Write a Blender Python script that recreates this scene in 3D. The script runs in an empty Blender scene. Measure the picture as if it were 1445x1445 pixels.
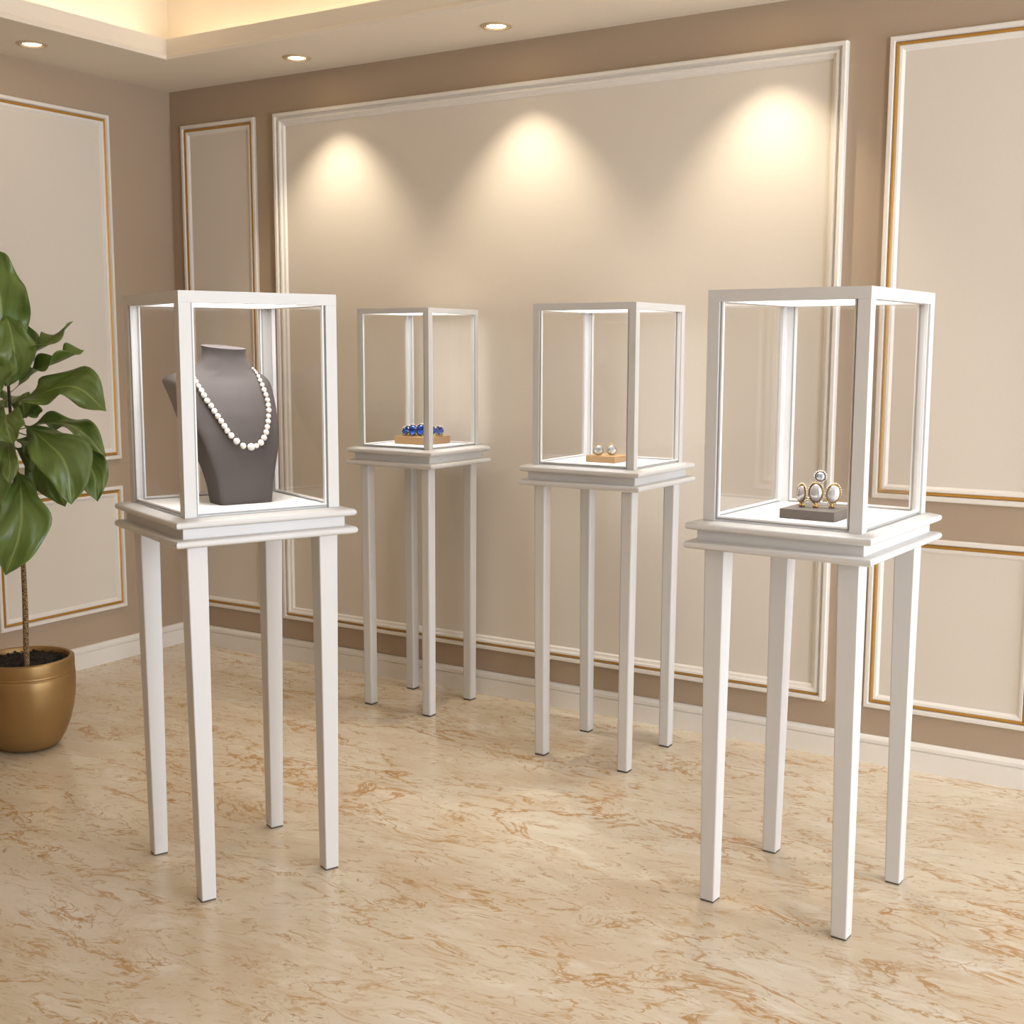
import bpy, bmesh, math, random
from mathutils import Vector, Matrix, noise
from mathutils.bvhtree import BVHTree

random.seed(7)
scene = bpy.context.scene
COL = scene.collection
R = math.radians

# ------------------------------------------------------------------ camera
FPX = 1755.5746
RT = Vector((0.8487, 0.5289, 0.0028)).normalized()
FW = Vector((-0.5240, 0.8415, -0.1314)).normalized()
UP = RT.cross(FW).normalized()
EYE = Vector((0, 0, 1.5))
cam_data = bpy.data.cameras.new('camera')
cam_data.sensor_width = 36
cam_data.lens = FPX * 36 / 1445
cam_data.clip_start = 0.05
cam = bpy.data.objects.new('camera', cam_data)
m3 = Matrix((RT, UP, -FW)).transposed()
cam.matrix_world = Matrix.Translation(EYE) @ m3.to_4x4()
COL.objects.link(cam)
scene.camera = cam


def ray(px, py):
    return FW + RT * ((px - 722.5) / FPX) - UP * ((py - 722.5) / FPX)


# ------------------------------------------------------------------ materials
def nodes_of(m):
    m.use_nodes = True
    nt = m.node_tree
    return nt, nt.nodes, nt.links


def principled(name, col, rough=0.5, metal=0.0, spec=0.5, coat=0.0, trans=0.0, ior=1.45, sss=0.0):
    m = bpy.data.materials.new(name)
    nt, N, L = nodes_of(m)
    b = N['Principled BSDF']
    b.inputs['Base Color'].default_value = (*col, 1)
    b.inputs['Roughness'].default_value = rough
    b.inputs['Metallic'].default_value = metal
    b.inputs['Specular IOR Level'].default_value = spec
    b.inputs['Coat Weight'].default_value = coat
    b.inputs['Transmission Weight'].default_value = trans
    b.inputs['IOR'].default_value = ior
    if sss:
        b.inputs['Subsurface Weight'].default_value = sss
        b.inputs['Subsurface Scale'].default_value = 0.01
    return m


def add_noise(m, scale=60, amount=0.06, bump=0.0, detail=4, stretch=None):
    """slight colour variation and fine relief on a principled material"""
    nt, N, L = nodes_of(m)
    b = N['Principled BSDF']
    tc = N.new('ShaderNodeTexCoord')
    mp = N.new('ShaderNodeMapping')
    if stretch:
        mp.inputs['Scale'].default_value = stretch
    nz = N.new('ShaderNodeTexNoise')
    nz.inputs['Scale'].default_value = scale
    nz.inputs['Detail'].default_value = detail
    L.new(tc.outputs['Object'], mp.inputs['Vector'])
    L.new(mp.outputs['Vector'], nz.inputs['Vector'])
    c = list(b.inputs['Base Color'].default_value)
    mix = N.new('ShaderNodeMix')
    mix.data_type = 'RGBA'
    mix.inputs['A'].default_value = [x * (1 - amount) for x in c[:3]] + [1]
    mix.inputs['B'].default_value = [min(1, x * (1 + amount)) for x in c[:3]] + [1]
    L.new(nz.outputs['Fac'], mix.inputs['Factor'])
    L.new(mix.outputs['Result'], b.inputs['Base Color'])
    if bump:
        bp = N.new('ShaderNodeBump')
        bp.inputs['Strength'].default_value = bump
        bp.inputs['Distance'].default_value = 0.002
        L.new(nz.outputs['Fac'], bp.inputs['Height'])
        L.new(bp.outputs['Normal'], b.inputs['Normal'])
    return m


def emission(name, col, strength):
    m = bpy.data.materials.new(name)
    nt, N, L = nodes_of(m)
    N.remove(N['Principled BSDF'])
    e = N.new('ShaderNodeEmission')
    e.inputs['Color'].default_value = (*col, 1)
    e.inputs['Strength'].default_value = strength
    L.new(e.outputs['Emission'], N['Material Output'].inputs['Surface'])
    return m


M = {}
M['wall'] = add_noise(principled('taupe_wall_paint', (0.43, 0.33, 0.24), 0.6, spec=0.3), 140, 0.03, 0.05)
M['field'] = add_noise(principled('cream_panel_paint', (0.715, 0.65, 0.57), 0.6, spec=0.3), 160, 0.025, 0.05)
M['trim'] = add_noise(principled('white_trim_paint', (0.80, 0.755, 0.70), 0.4), 60, 0.02)
M['gold'] = principled('antique_gold_leaf', (0.50, 0.26, 0.05), 0.4, metal=0.45)
M['ceiling'] = add_noise(principled('ceiling_paint', (0.83, 0.75, 0.64), 0.65, spec=0.25), 120, 0.02, 0.04)
M['white'] = add_noise(principled('white_satin_paint', (0.68, 0.67, 0.66), 0.42), 40, 0.02, 0.05, stretch=(8, 8, 0.6))
M['deck'] = principled('white_deck_laminate', (0.91, 0.90, 0.885), 0.5)
M['gasket'] = principled('grey_rubber_gasket', (0.36, 0.355, 0.345), 0.5)
M['bead'] = principled('white_glazing_bead', (0.82, 0.81, 0.80), 0.35)
M['foot_dark'] = principled('dark_foot_slab', (0.09, 0.08, 0.07), 0.7)
M['led'] = emission('case_led_panel', (1.0, 0.97, 0.93), 2.6)
M['bust'] = add_noise(principled('taupe_velvet', (0.078, 0.067, 0.065), 0.75, spec=0.25), 400, 0.08, 0.12)
M['block_wood'] = add_noise(principled('tan_wood_block', (0.35, 0.21, 0.095), 0.5), 30, 0.14, 0.05, stretch=(1, 7, 7))
M['block_dark'] = add_noise(principled('dark_taupe_block', (0.105, 0.085, 0.072), 0.6), 200, 0.08, 0.08)
M['jewel_gold'] = principled('jewellery_gold', (0.50, 0.33, 0.12), 0.28, metal=1.0)
M['jewel_silver'] = principled('pale_gold_pave', (0.66, 0.58, 0.43), 0.16, metal=1.0)
M['dark_metal'] = principled('dark_bronze_setting', (0.10, 0.07, 0.05), 0.35, metal=0.8)
M['sparkle'] = principled('clear_accent_crystal', (0.88, 0.91, 0.96), 0.08, metal=0.3, coat=0.5)
M['dark_gold'] = principled('dark_gold_bezel', (0.24, 0.15, 0.05), 0.3, metal=1.0)
M['soil'] = add_noise(principled('black_potting_soil', (0.018, 0.014, 0.011), 0.9), 120, 0.5, 0.6)
M['stem'] = principled('dark_green_stem', (0.05, 0.05, 0.02), 0.5)


def gem_material(name, dark, light, rough=0.08, scale=90):
    m = principled(name, light, rough, coat=0.8)
    nt, N, L = nodes_of(m)
    b = N['Principled BSDF']
    tc = N.new('ShaderNodeTexCoord')
    vz = N.new('ShaderNodeTexVoronoi')
    vz.inputs['Scale'].default_value = scale
    L.new(tc.outputs['Object'], vz.inputs['Vector'])
    mix = N.new('ShaderNodeMix')
    mix.data_type = 'RGBA'
    mix.inputs['A'].default_value = (*dark, 1)
    mix.inputs['B'].default_value = (*light, 1)
    sep = N.new('ShaderNodeSeparateColor')
    L.new(vz.outputs['Color'], sep.inputs['Color'])
    L.new(sep.outputs['Red'], mix.inputs['Factor'])
    L.new(mix.outputs['Result'], b.inputs['Base Color'])
    return m


M['sapphire'] = gem_material('blue_faceted_stone', (0.003, 0.012, 0.16), (0.02, 0.15, 0.80), 0.06, 110)
M['sapphire'].node_tree.nodes['Principled BSDF'].inputs['Metallic'].default_value = 0.45
M['moon'] = gem_material('milky_moonstone', (0.50, 0.47, 0.47), (0.64, 0.63, 0.66), 0.10, 25)
M['moon'].node_tree.nodes['Principled BSDF'].inputs['Metallic'].default_value = 0.55
M['ice'] = gem_material('icy_faceted_crystal', (0.30, 0.33, 0.38), (0.78, 0.84, 0.92), 0.05, 110)
M['ice'].node_tree.nodes['Principled BSDF'].inputs['Metallic'].default_value = 0.5


def pearl_material():
    m = principled('ivory_pearl', (0.80, 0.755, 0.69), 0.22, coat=0.6, spec=0.6)
    nt, N, L = nodes_of(m)
    b = N['Principled BSDF']
    tc = N.new('ShaderNodeTexCoord')
    nz = N.new('ShaderNodeTexNoise')
    nz.inputs['Scale'].default_value = 260
    bp = N.new('ShaderNodeBump')
    bp.inputs['Strength'].default_value = 0.10
    bp.inputs['Distance'].default_value = 0.002
    L.new(tc.outputs['Object'], nz.inputs['Vector'])
    L.new(nz.outputs['Fac'], bp.inputs['Height'])
    L.new(bp.outputs['Normal'], b.inputs['Normal'])
    return m


M['pearl'] = pearl_material()


def glass_material():
    """thin clear pane: clear straight view plus a Fresnel mirror reflection"""
    m = bpy.data.materials.new('clear_pane_glass')
    nt, N, L = nodes_of(m)
    N.remove(N['Principled BSDF'])
    t = N.new('ShaderNodeBsdfTransparent')
    t.inputs['Color'].default_value = (0.988, 0.988, 0.988, 1)
    g = N.new('ShaderNodeBsdfGlossy')
    g.inputs['Roughness'].default_value = 0.0
    g.inputs['Color'].default_value = (1, 1, 1, 1)
    # Schlick reflectance, the same from both sides of the pane
    lw = N.new('ShaderNodeLayerWeight')
    lw.inputs['Blend'].default_value = 0.5
    pw = N.new('ShaderNodeMath')
    pw.operation = 'POWER'
    pw.inputs[1].default_value = 5.0
    L.new(lw.outputs['Facing'], pw.inputs[0])
    ml = N.new('ShaderNodeMath')
    ml.operation = 'MULTIPLY_ADD'
    ml.inputs[1].default_value = 0.90
    ml.inputs[2].default_value = 0.02      # low-reflection display glass
    L.new(pw.outputs[0], ml.inputs[0])
    mx = N.new('ShaderNodeMixShader')
    L.new(ml.outputs[0], mx.inputs['Fac'])
    L.new(t.outputs['BSDF'], mx.inputs[1])
    L.new(g.outputs['BSDF'], mx.inputs[2])
    L.new(mx.outputs['Shader'], N['Material Output'].inputs['Surface'])
    return m


M['glass'] = glass_material()


def marble_material():
    m = principled('cream_marble', (0.7, 0.6, 0.45), 0.22, spec=0.5)
    nt, N, L = nodes_of(m)
    b = N['Principled BSDF']
    tc = N.new('ShaderNodeTexCoord')

    def mapping(rot, sc, src=None):
        mp = N.new('ShaderNodeMapping')
        mp.inputs['Rotation'].default_value = (0, 0, rot)
        mp.inputs['Scale'].default_value = sc
        L.new(src or tc.outputs['Object'], mp.inputs['Vector'])
        return mp.outputs['Vector']

    def nz(vec, scale, detail=6, rough=0.55, dist=0.0):
        n = N.new('ShaderNodeTexNoise')
        n.inputs['Scale'].default_value = scale
        n.inputs['Detail'].default_value = detail
        n.inputs['Roughness'].default_value = rough
        n.inputs['Distortion'].default_value = dist
        L.new(vec, n.inputs['Vector'])
        return n

    def ramp(fac, stops):
        r = N.new('ShaderNodeValToRGB')
        els = r.color_ramp.elements
        while len(els) < len(stops):
            els.new(0.5)
        for e, (p, c) in zip(els, stops):
            e.position = p
            e.color = (c, c, c, 1) if isinstance(c, (int, float)) else (*c, 1)
        L.new(fac, r.inputs['Fac'])
        return r.outputs['Color']

    def math_(op, a, bb):
        n = N.new('ShaderNodeMath')
        n.operation = op
        for i, x in enumerate((a, bb)):
            if isinstance(x, (int, float)):
                n.inputs[i].default_value = x
            else:
                L.new(x, n.inputs[i])
        return n.outputs[0]

    def mix(fac, a, bb):
        n = N.new('ShaderNodeMix')
        n.data_type = 'RGBA'
        if isinstance(fac, (int, float)):
            n.inputs['Factor'].default_value = fac
        else:
            L.new(fac, n.inputs['Factor'])
        for k, x in (('A', a), ('B', bb)):
            if isinstance(x, tuple):
                n.inputs[k].default_value = (*x, 1)
            else:
                L.new(x, n.inputs[k])
        return n.outputs['Result']

    flow = mapping(R(-27), (0.80, 1.75, 1))
    warp = nz(flow, 1.5, 4, 0.55)
    wv = N.new('ShaderNodeVectorMath')
    wv.operation = 'MULTIPLY_ADD'
    L.new(warp.outputs['Color'], wv.inputs[0])
    wv.inputs[1].default_value = (0.50, 0.50, 0.50)
    L.new(flow, wv.inputs[2])
    vec = wv.outputs['Vector']

    cloud = ramp(nz(vec, 2.2, 9, 0.62).outputs['Fac'], [(0.36, 0.0), (0.64, 1.0)])
    base = mix(cloud, (0.635, 0.515, 0.37), (0.73, 0.65, 0.525))
    pale = ramp(nz(mapping(0.4, (1, 1, 1), vec), 5.0, 9, 0.68).outputs['Fac'], [(0.52, 0.0), (0.68, 0.8)])
    base = mix(pale, base, (0.79, 0.725, 0.615))
    # regions where the stone is busier
    busy = ramp(nz(mapping(1.1, (1, 1, 1), vec), 1.3, 3, 0.5).outputs['Fac'], [(0.42, 0.12), (0.60, 1.0)])
    smear = ramp(nz(mapping(0.0, (1.0, 2.2, 1), vec), 7.0, 9, 0.70).outputs['Fac'], [(0.52, 0.0), (0.72, 0.60)])
    base = mix(math_('MULTIPLY', smear, busy), base, (0.52, 0.325, 0.13))
    # ochre veins: thin bands where a warped noise crosses its middle, thinning out in the calm regions
    for scale, wid, seed, lo_c, hi_c, strg, colr in (
            (1.35, 0.0095, 1.7, 0.44, 0.56, 0.95, (0.43, 0.205, 0.035)),
            (2.7, 0.014, 5.2, 0.46, 0.58, 0.90, (0.46, 0.235, 0.05)),
            (6.0, 0.022, 9.1, 0.50, 0.60, 0.85, (0.42, 0.22, 0.065)),
            (13.0, 0.030, 3.3, 0.52, 0.62, 0.70, (0.40, 0.24, 0.10))):
        mp = N.new('ShaderNodeMapping')
        mp.inputs['Location'].default_value = (seed, seed * 0.7, 0)
        L.new(vec, mp.inputs['Vector'])
        n = nz(mp.outputs['Vector'], scale, 8, 0.60, 0.5)
        d = math_('ABSOLUTE', math_('SUBTRACT', n.outputs['Fac'], 0.5), 0.0)
        line = ramp(d, [(0.0, 1.0), (wid * 0.5, 0.75), (wid, 0.0)])
        mask = ramp(nz(mp.outputs['Vector'], scale * 0.9 + 0.6, 4, 0.65).outputs['Fac'], [(lo_c, 0.0), (hi_c, 1.0)])
        base = mix(math_('MULTIPLY', math_('MULTIPLY', line, mask), strg * 0.85), base, colr)
    # small flecks drawn out along the flow
    fl = ramp(nz(mapping(0.0, (1.0, 2.2, 1), vec), 26, 4, 0.55).outputs['Fac'], [(0.63, 0.0), (0.70, 0.8)])
    base = mix(fl, base, (0.42, 0.26, 0.11))
    L.new(base, b.inputs['Base Color'])
    rg = ramp(cloud, [(0, 0.24), (1, 0.17)])
    L.new(rg, b.inputs['Roughness'])
    return m


M['marble'] = marble_material()


def pot_material():
    m = principled('brushed_bronze_pot', (0.36, 0.225, 0.09), 0.42, metal=0.65)
    add_noise(m, 9, 0.16, 0.02, 5)
    return m


M['pot'] = pot_material()


def trunk_material():
    m = principled('speckled_trunk', (0.2, 0.12, 0.06), 0.8)
    nt, N, L = nodes_of(m)
    b = N['Principled BSDF']
    tc = N.new('ShaderNodeTexCoord')
    v = N.new('ShaderNodeTexNoise')
    v.inputs['Scale'].default_value = 260
    v.inputs['Detail'].default_value = 2
    r = N.new('ShaderNodeValToRGB')
    r.color_ramp.elements[0].position = 0.42
    r.color_ramp.elements[0].color = (0.05, 0.028, 0.012, 1)
    r.color_ramp.elements[1].position = 0.58
    r.color_ramp.elements[1].color = (0.38, 0.25, 0.13, 1)
    L.new(tc.outputs['Object'], v.inputs['Vector'])
    L.new(v.outputs['Fac'], r.inputs['Fac'])
    L.new(r.outputs['Color'], b.inputs['Base Color'])
    bp = N.new('ShaderNodeBump')
    bp.inputs['Strength'].default_value = 0.6
    bp.inputs['Distance'].default_value = 0.004
    L.new(v.outputs['Fac'], bp.inputs['Height'])
    L.new(bp.outputs['Normal'], b.inputs['Normal'])
    return m


M['trunk'] = trunk_material()


def leaf_material(name, dark, mid, veincol):
    m = principled(name, mid, 0.34, spec=0.95)
    nt, N, L = nodes_of(m)
    b = N['Principled BSDF']
    b.inputs['Transmission Weight'].default_value = 0.0
    uv = N.new('ShaderNodeUVMap')
    sep = N.new('ShaderNodeSeparateXYZ')
    L.new(uv.outputs['UV'], sep.inputs['Vector'])

    def ma(op, a, bb=0.0):
        n = N.new('ShaderNodeMath')
        n.operation = op
        for i, x in enumerate((a, bb)):
            if isinstance(x, (int, float)):
                n.inputs[i].default_value = x
            else:
                L.new(x, n.inputs[i])
        return n.outputs[0]
    av = ma('ABSOLUTE', ma('SUBTRACT', sep.outputs['Y'], 0.5))       # 0 at the midrib, .5 at the edge
    ph = ma('SUBTRACT', ma('MULTIPLY', sep.outputs['X'], 34.0), ma('MULTIPLY', av, 40.0))
    sv = ma('SINE', ph)
    vein = N.new('ShaderNodeMapRange')
    vein.inputs['From Min'].default_value = 0.90
    vein.inputs['From Max'].default_value = 1.0
    L.new(sv, vein.inputs['Value'])
    rib = N.new('ShaderNodeMapRange')
    rib.inputs['From Min'].default_value = 0.035
    rib.inputs['From Max'].default_value = 0.012
    L.new(av, rib.inputs['Value'])
    lines = ma('MAXIMUM', rib.outputs[0], ma('MULTIPLY', vein.outputs[0], 0.16))
    nz = N.new('ShaderNodeTexNoise')
    nz.inputs['Scale'].default_value = 14
    tc = N.new('ShaderNodeTexCoord')
    L.new(tc.outputs['Object'], nz.inputs['Vector'])
    mx = N.new('ShaderNodeMix')
    mx.data_type = 'RGBA'
    mx.inputs['A'].default_value = (*dark, 1)
    mx.inputs['B'].default_value = (*mid, 1)
    L.new(nz.outputs['Fac'], mx.inputs['Factor'])
    m2 = N.new('ShaderNodeMix')
    m2.data_type = 'RGBA'
    L.new(lines, m2.inputs['Factor'])
    L.new(mx.outputs['Result'], m2.inputs['A'])
    m2.inputs['B'].default_value = (*veincol, 1)
    L.new(m2.outputs['Result'], b.inputs['Base Color'])
    bp = N.new('ShaderNodeBump')
    bp.inputs['Strength'].default_value = 0.10
    bp.inputs['Distance'].default_value = 0.004
    L.new(sv, bp.inputs['Height'])
    L.new(bp.outputs['Normal'], b.inputs['Normal'])
    return m


M['leaf'] = leaf_material('green_leaf', (0.085, 0.155, 0.026), (0.165, 0.265, 0.052), (0.28, 0.37, 0.12))
M['lens'] = emission('lamp_lens', (1.0, 0.80, 0.52), 16.0)
M['cove'] = emission('cove_light_strip', (1.0, 0.84, 0.60), 7.5)


# ------------------------------------------------------------------ object helpers
def link(o, parent=None):
    COL.objects.link(o)
    if parent is not None:
        o.parent = parent
    return o


def obj(name, bm, mat, parent=None, smooth=None, bevel=0.0, segs=2):
    me = bpy.data.meshes.new(name)
    bmesh.ops.recalc_face_normals(bm, faces=bm.faces[:])
    bm.to_mesh(me)
    bm.free()
    me.materials.append(mat)
    if smooth is not None:
        for p in me.polygons:
            p.use_smooth = True
        me.set_sharp_from_angle(angle=R(smooth))
    o = link(bpy.data.objects.new(name, me), parent)
    if bevel:
        md = o.modifiers.new('bevel', 'BEVEL')
        md.width = bevel
        md.segments = segs
        md.limit_method = 'ANGLE'
        md.angle_limit = R(40)
        for p in me.polygons:
            p.use_smooth = True
        me.set_sharp_from_angle(angle=R(smooth or 60))
    return o


def thing(name, label, cat, loc=(0, 0, 0), rot=0.0, group=None, kind=None):
    o = bpy.data.objects.new(name, None)
    o.empty_display_size = 0.1
    o.location = loc
    o.rotation_euler = (0, 0, rot)
    link(o)
    return tag(o, label, cat, group, kind)


def tag(o, label=None, cat=None, group=None, kind=None):
    if label:
        o['label'] = label
    if cat:
        o['category'] = cat
    if group:
        o['group'] = group
    if kind:
        o['kind'] = kind
    return o


def box(bm, x0, x1, y0, y1, z0, z1):
    v = [bm.verts.new(p) for p in ((x0, y0, z0), (x1, y0, z0), (x1, y1, z0), (x0, y1, z0), (x0, y0, z1), (x1, y0, z1), (x1, y1, z1), (x0, y1, z1))]
    for f in ((0, 3, 2, 1), (4, 5, 6, 7), (0, 1, 5, 4), (1, 2, 6, 5), (2, 3, 7, 6), (3, 0, 4, 7)):
        bm.faces.new([v[i] for i in f])
    return bm


def B(*a):
    return box(bmesh.new(), *a)


def loft(bm, rings, cap=True, closed=True):
    vs = [[bm.verts.new(p) for p in r] for r in rings]
    n = len(vs[0])
    for a, b in zip(vs, vs[1:]):
        for i in range(n if closed else n - 1):
            j = (i + 1) % n
            bm.faces.new((a[i], a[j], b[j], b[i]))
    if cap:
        bm.faces.new(vs[0][::-1])
        bm.faces.new(vs[-1])
    return bm


def lathe(prof, n=64, bm=None, cap=True):
    bm = bm or bmesh.new()
    return loft(bm, [[(r * math.cos(2 * math.pi * i / n), r * math.sin(2 * math.pi * i / n), z) for i in range(n)] for r, z in prof], cap)


def rect_rings(hx, hy, prof):
    """mitred molding: profile of (outward offset, height) swept round a rectangle"""
    return [[(-hx - o, -hy - o, z), (hx + o, -hy - o, z), (hx + o, hy + o, z), (-hx - o, hy + o, z)] for o, z in prof]


def tube(bm, pts, radii, n=10):
    pts = [Vector(p) for p in pts]
    rings = []
    side = None
    for i, p in enumerate(pts):
        t = (pts[min(i + 1, len(pts) - 1)] - pts[max(i - 1, 0)]).normalized()
        if side is None:
            side = t.orthogonal().normalized()
        side = (side - t * side.dot(t)).normalized()
        u = t.cross(side)
        r = radii[i] if hasattr(radii, '__len__') else radii
        rings.append([p + (side * math.cos(a) + u * math.sin(a)) * r for a in [2 * math.pi * k / n for k in range(n)]])
    return loft(bm, rings)


def ellipsoid(bm, c, rx, ry, rz, seg=20, rings=12, mat=None):
    mt = Matrix.Translation(c) @ (mat or Matrix.Identity(4)) @ Matrix.Diagonal((rx, ry, rz, 1))
    bmesh.ops.create_uvsphere(bm, u_segments=seg, v_segments=rings, radius=1, matrix=mt)
    return bm


# ------------------------------------------------------------------ room shell
XL, XR, YB, YF, ZC = -4.7182, 2.7, 4.4209, -1.9, 2.7188
T = 0.12


def struct(name, bm, mat, parent=None, label=None, cat=None, **k):
    o = obj(name, bm, mat, parent, **k)
    if parent is None:
        o['kind'] = 'structure'
        tag(o, label, cat)
    return o


struct('floor', B(XL - T, XR + T, YF - T, YB + T, -0.1, 0), M['marble'], label='polished cream marble floor with ochre veins under the whole room', cat='floor')
struct('wall_back', B(XL - T, XR + T, YB, YB + T, 0, 3.2), M['wall'], label='taupe wall behind the display cases carrying the large cream panel', cat='wall')
struct('wall_left', B(XL - T, XL, YF - T, YB, 0, 3.2), M['wall'], label='taupe wall behind the potted plant', cat='wall')
struct('wall_front', B(XL, XR, YF - T, YF, 0, 3.2), M['wall'], label='taupe wall facing the panelled wall across the room', cat='wall')
# window wall with two tall shop windows and a pier between them
WZ0, WZ1 = 0.12, 2.62
WINS = [(0.30, 1.95), (3.00, 4.28)]
bm = bmesh.new()
ys = [YF] + [v for w in WINS for v in w] + [YB]
for k in range(0, len(ys), 2):
    box(bm, XR, XR + T, ys[k], ys[k + 1], 0, 3.2)
for w0, w1 in WINS:
    box(bm, XR, XR + T, w0, w1, 0, WZ0)
    box(bm, XR, XR + T, w0, w1, WZ1, 3.2)
struct('wall_right', bm, M['wall'], label='taupe wall with the tall shop windows letting in daylight', cat='wall')
for n_, (w0, w1) in enumerate(WINS):
    bm = bmesh.new()
    for y in (w0 + 0.025, (w0 + w1) / 2, w1 - 0.025):
        box(bm, XR + 0.03, XR + 0.09, y - 0.025, y + 0.025, WZ0, WZ1)
    for z in (WZ0, WZ1 - 0.05):
        box(bm, XR + 0.03, XR + 0.09, w0, w1, z, z + 0.05)
    struct('window_%d' % (n_ + 1), bm, M['trim'], label=('wide white framed shop window in the side wall', 'narrow white framed shop window at the far end of the side wall')[n_], cat='window')

# tray ceiling: soffit round the room, lip with a bead, cove with a light strip, raised middle
TX0, TX1, TY0, TY1 = -4.1889, XR - 0.52, YF + 0.5, 3.918     # inner edges of the soffit
ZU = 3.02
ceil = struct('ceiling', B(XL, XR, YF, YB, ZU, ZU + 0.1), M['ceiling'], label='cream tray ceiling with a lit recess above the soffit', cat='ceiling')
bm = bmesh.new()
RC = 0.17        # how far the recess runs back over the soffit
ZS = ZC + 0.025  # top of the soffit board
g = 0.012
box(bm, XL, TX0 - g, YF, YB, ZC, ZS)
box(bm, TX1 + g, XR, YF, YB, ZC, ZS)
box(bm, TX0 - g, TX1 + g, TY1 + g, YB, ZC, ZS)
box(bm, TX0 - g, TX1 + g, YF, TY0 - g, ZC, ZS)
box(bm, XL, TX0 - RC, YF, YB, ZS, ZU)
box(bm, TX1 + RC, XR, YF, YB, ZS, ZU)
box(bm, TX0 - RC, TX1 + RC, TY1 + RC, YB, ZS, ZU)
box(bm, TX0 - RC, TX1 + RC, YF, TY0 - RC, ZS, ZU)
obj('soffit', bm, M['ceiling'], ceil)


def around(prof):
    rings = []
    for o, z in prof:
        rings.append([(TX0 - o, TY0 - o, z), (TX1 + o, TY0 - o, z), (TX1 + o, TY1 + o, z), (TX0 - o, TY1 + o, z)])
    rings.append(rings[0])
    bm = bmesh.new()
    vs = [[bm.verts.new(p) for p in r] for r in rings[:-1]]
    vs.append(vs[0])
    for a, b in zip(vs, vs[1:]):
        for i in range(4):
            bm.faces.new((a[i], a[(i + 1) % 4], b[(i + 1) % 4], b[i]))
    return bm


ZL = 2.8013
obj('cove_lip', around([(0.0, ZC - 0.005), (-0.009, ZC - 0.004), (-0.013, ZC + 0.010), (-0.008, ZC + 0.019), (0.0, ZC + 0.021), (0.0, ZL), (0.022, ZL), (0.022, ZC - 0.005)]), M['ceiling'], ceil)
bm = bmesh.new()
e = 0.06
for a in ((TX0 - e - 0.03, TX0 - e, TY0, TY1), (TX1 + e, TX1 + e + 0.03, TY0, TY1), (TX0, TX1, TY1 + e, TY1 + e + 0.03), (TX0, TX1, TY0 - e - 0.03, TY0 - e)):
    box(bm, *a, ZS + 0.002, ZS + 0.014)
obj('light_strip', bm, M['cove'], ceil)

# baseboards
BP = [(0.0, 0.0), (0.016, 0.0), (0.016, 0.072), (0.012, 0.0735), (0.012, 0.0755), (0.017, 0.078), (0.017, 0.090), (0.012, 0.099), (0.006, 0.1033), (0.0, 0.1033)]


def baseboard(name, p0, p1, nrm, label):
    p0, p1, nrm = Vector(p0), Vector(p1), Vector(nrm)
    d = (p1 - p0).normalized()
    rings = []
    for p, s in ((p0, 1), (p1, -1)):
        rings.append([p + nrm * o + d * (s * o) + Vector((0, 0, z)) for o, z in BP])
    return struct(name, loft(bmesh.new(), rings), M['trim'], label=label, cat='baseboard')


baseboard('baseboard_back', (XL, YB, 0), (XR, YB, 0), (0, -1, 0), 'white grooved baseboard along the wall behind the display cases')
baseboard('baseboard_left', (XL, YB, 0), (XL, YF, 0), (1, 0, 0), 'white grooved baseboard along the wall behind the potted plant')
baseboard('baseboard_right', (XR, YB, 0), (XR, YF, 0), (-1, 0, 0), 'white grooved baseboard under the shop window')
baseboard('baseboard_front', (XL, YF, 0), (XR, YF, 0), (0, 1, 0), 'white grooved baseboard along the wall across the room')

# ------------------------------------------------------------------ wall panels (molding frames with gold inlay)
OUTER = [(0, 0), (0, 0.013), (0.003, 0.017), (0.015, 0.017), (0.0195, 0.009), (0.0205, 0.0)]
GOLD = [(0.0195, 0.003), (0.0205, 0.010), (0.0235, 0.0135), (0.0265, 0.0125), (0.0285, 0.0125), (0.0315, 0.0105), (0.0325, 0.003)]
INNER = [(0.0315, 0.0), (0.032, 0.011), (0.035, 0.013), (0.043, 0.011), (0.0495, 0.004), (0.0515, 0.0025)]
WIDE = [(0, 0), (0, 0.027), (0.004, 0.032), (0.016, 0.032), (0.019, 0.018), (0.0265, 0.0165), (0.030, 0.027), (0.038, 0.026), (0.041, 0.015), (0.051, 0.013), (0.056, 0.0025)]


def frame_rings(a0, a1, b0, b1, prof, to):
    return [[to(a0 + o, b0 + o, h), to(a1 - o, b0 + o, h), to(a1 - o, b1 - o, h), to(a0 + o, b1 - o, h)] for o, h in prof]


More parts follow.
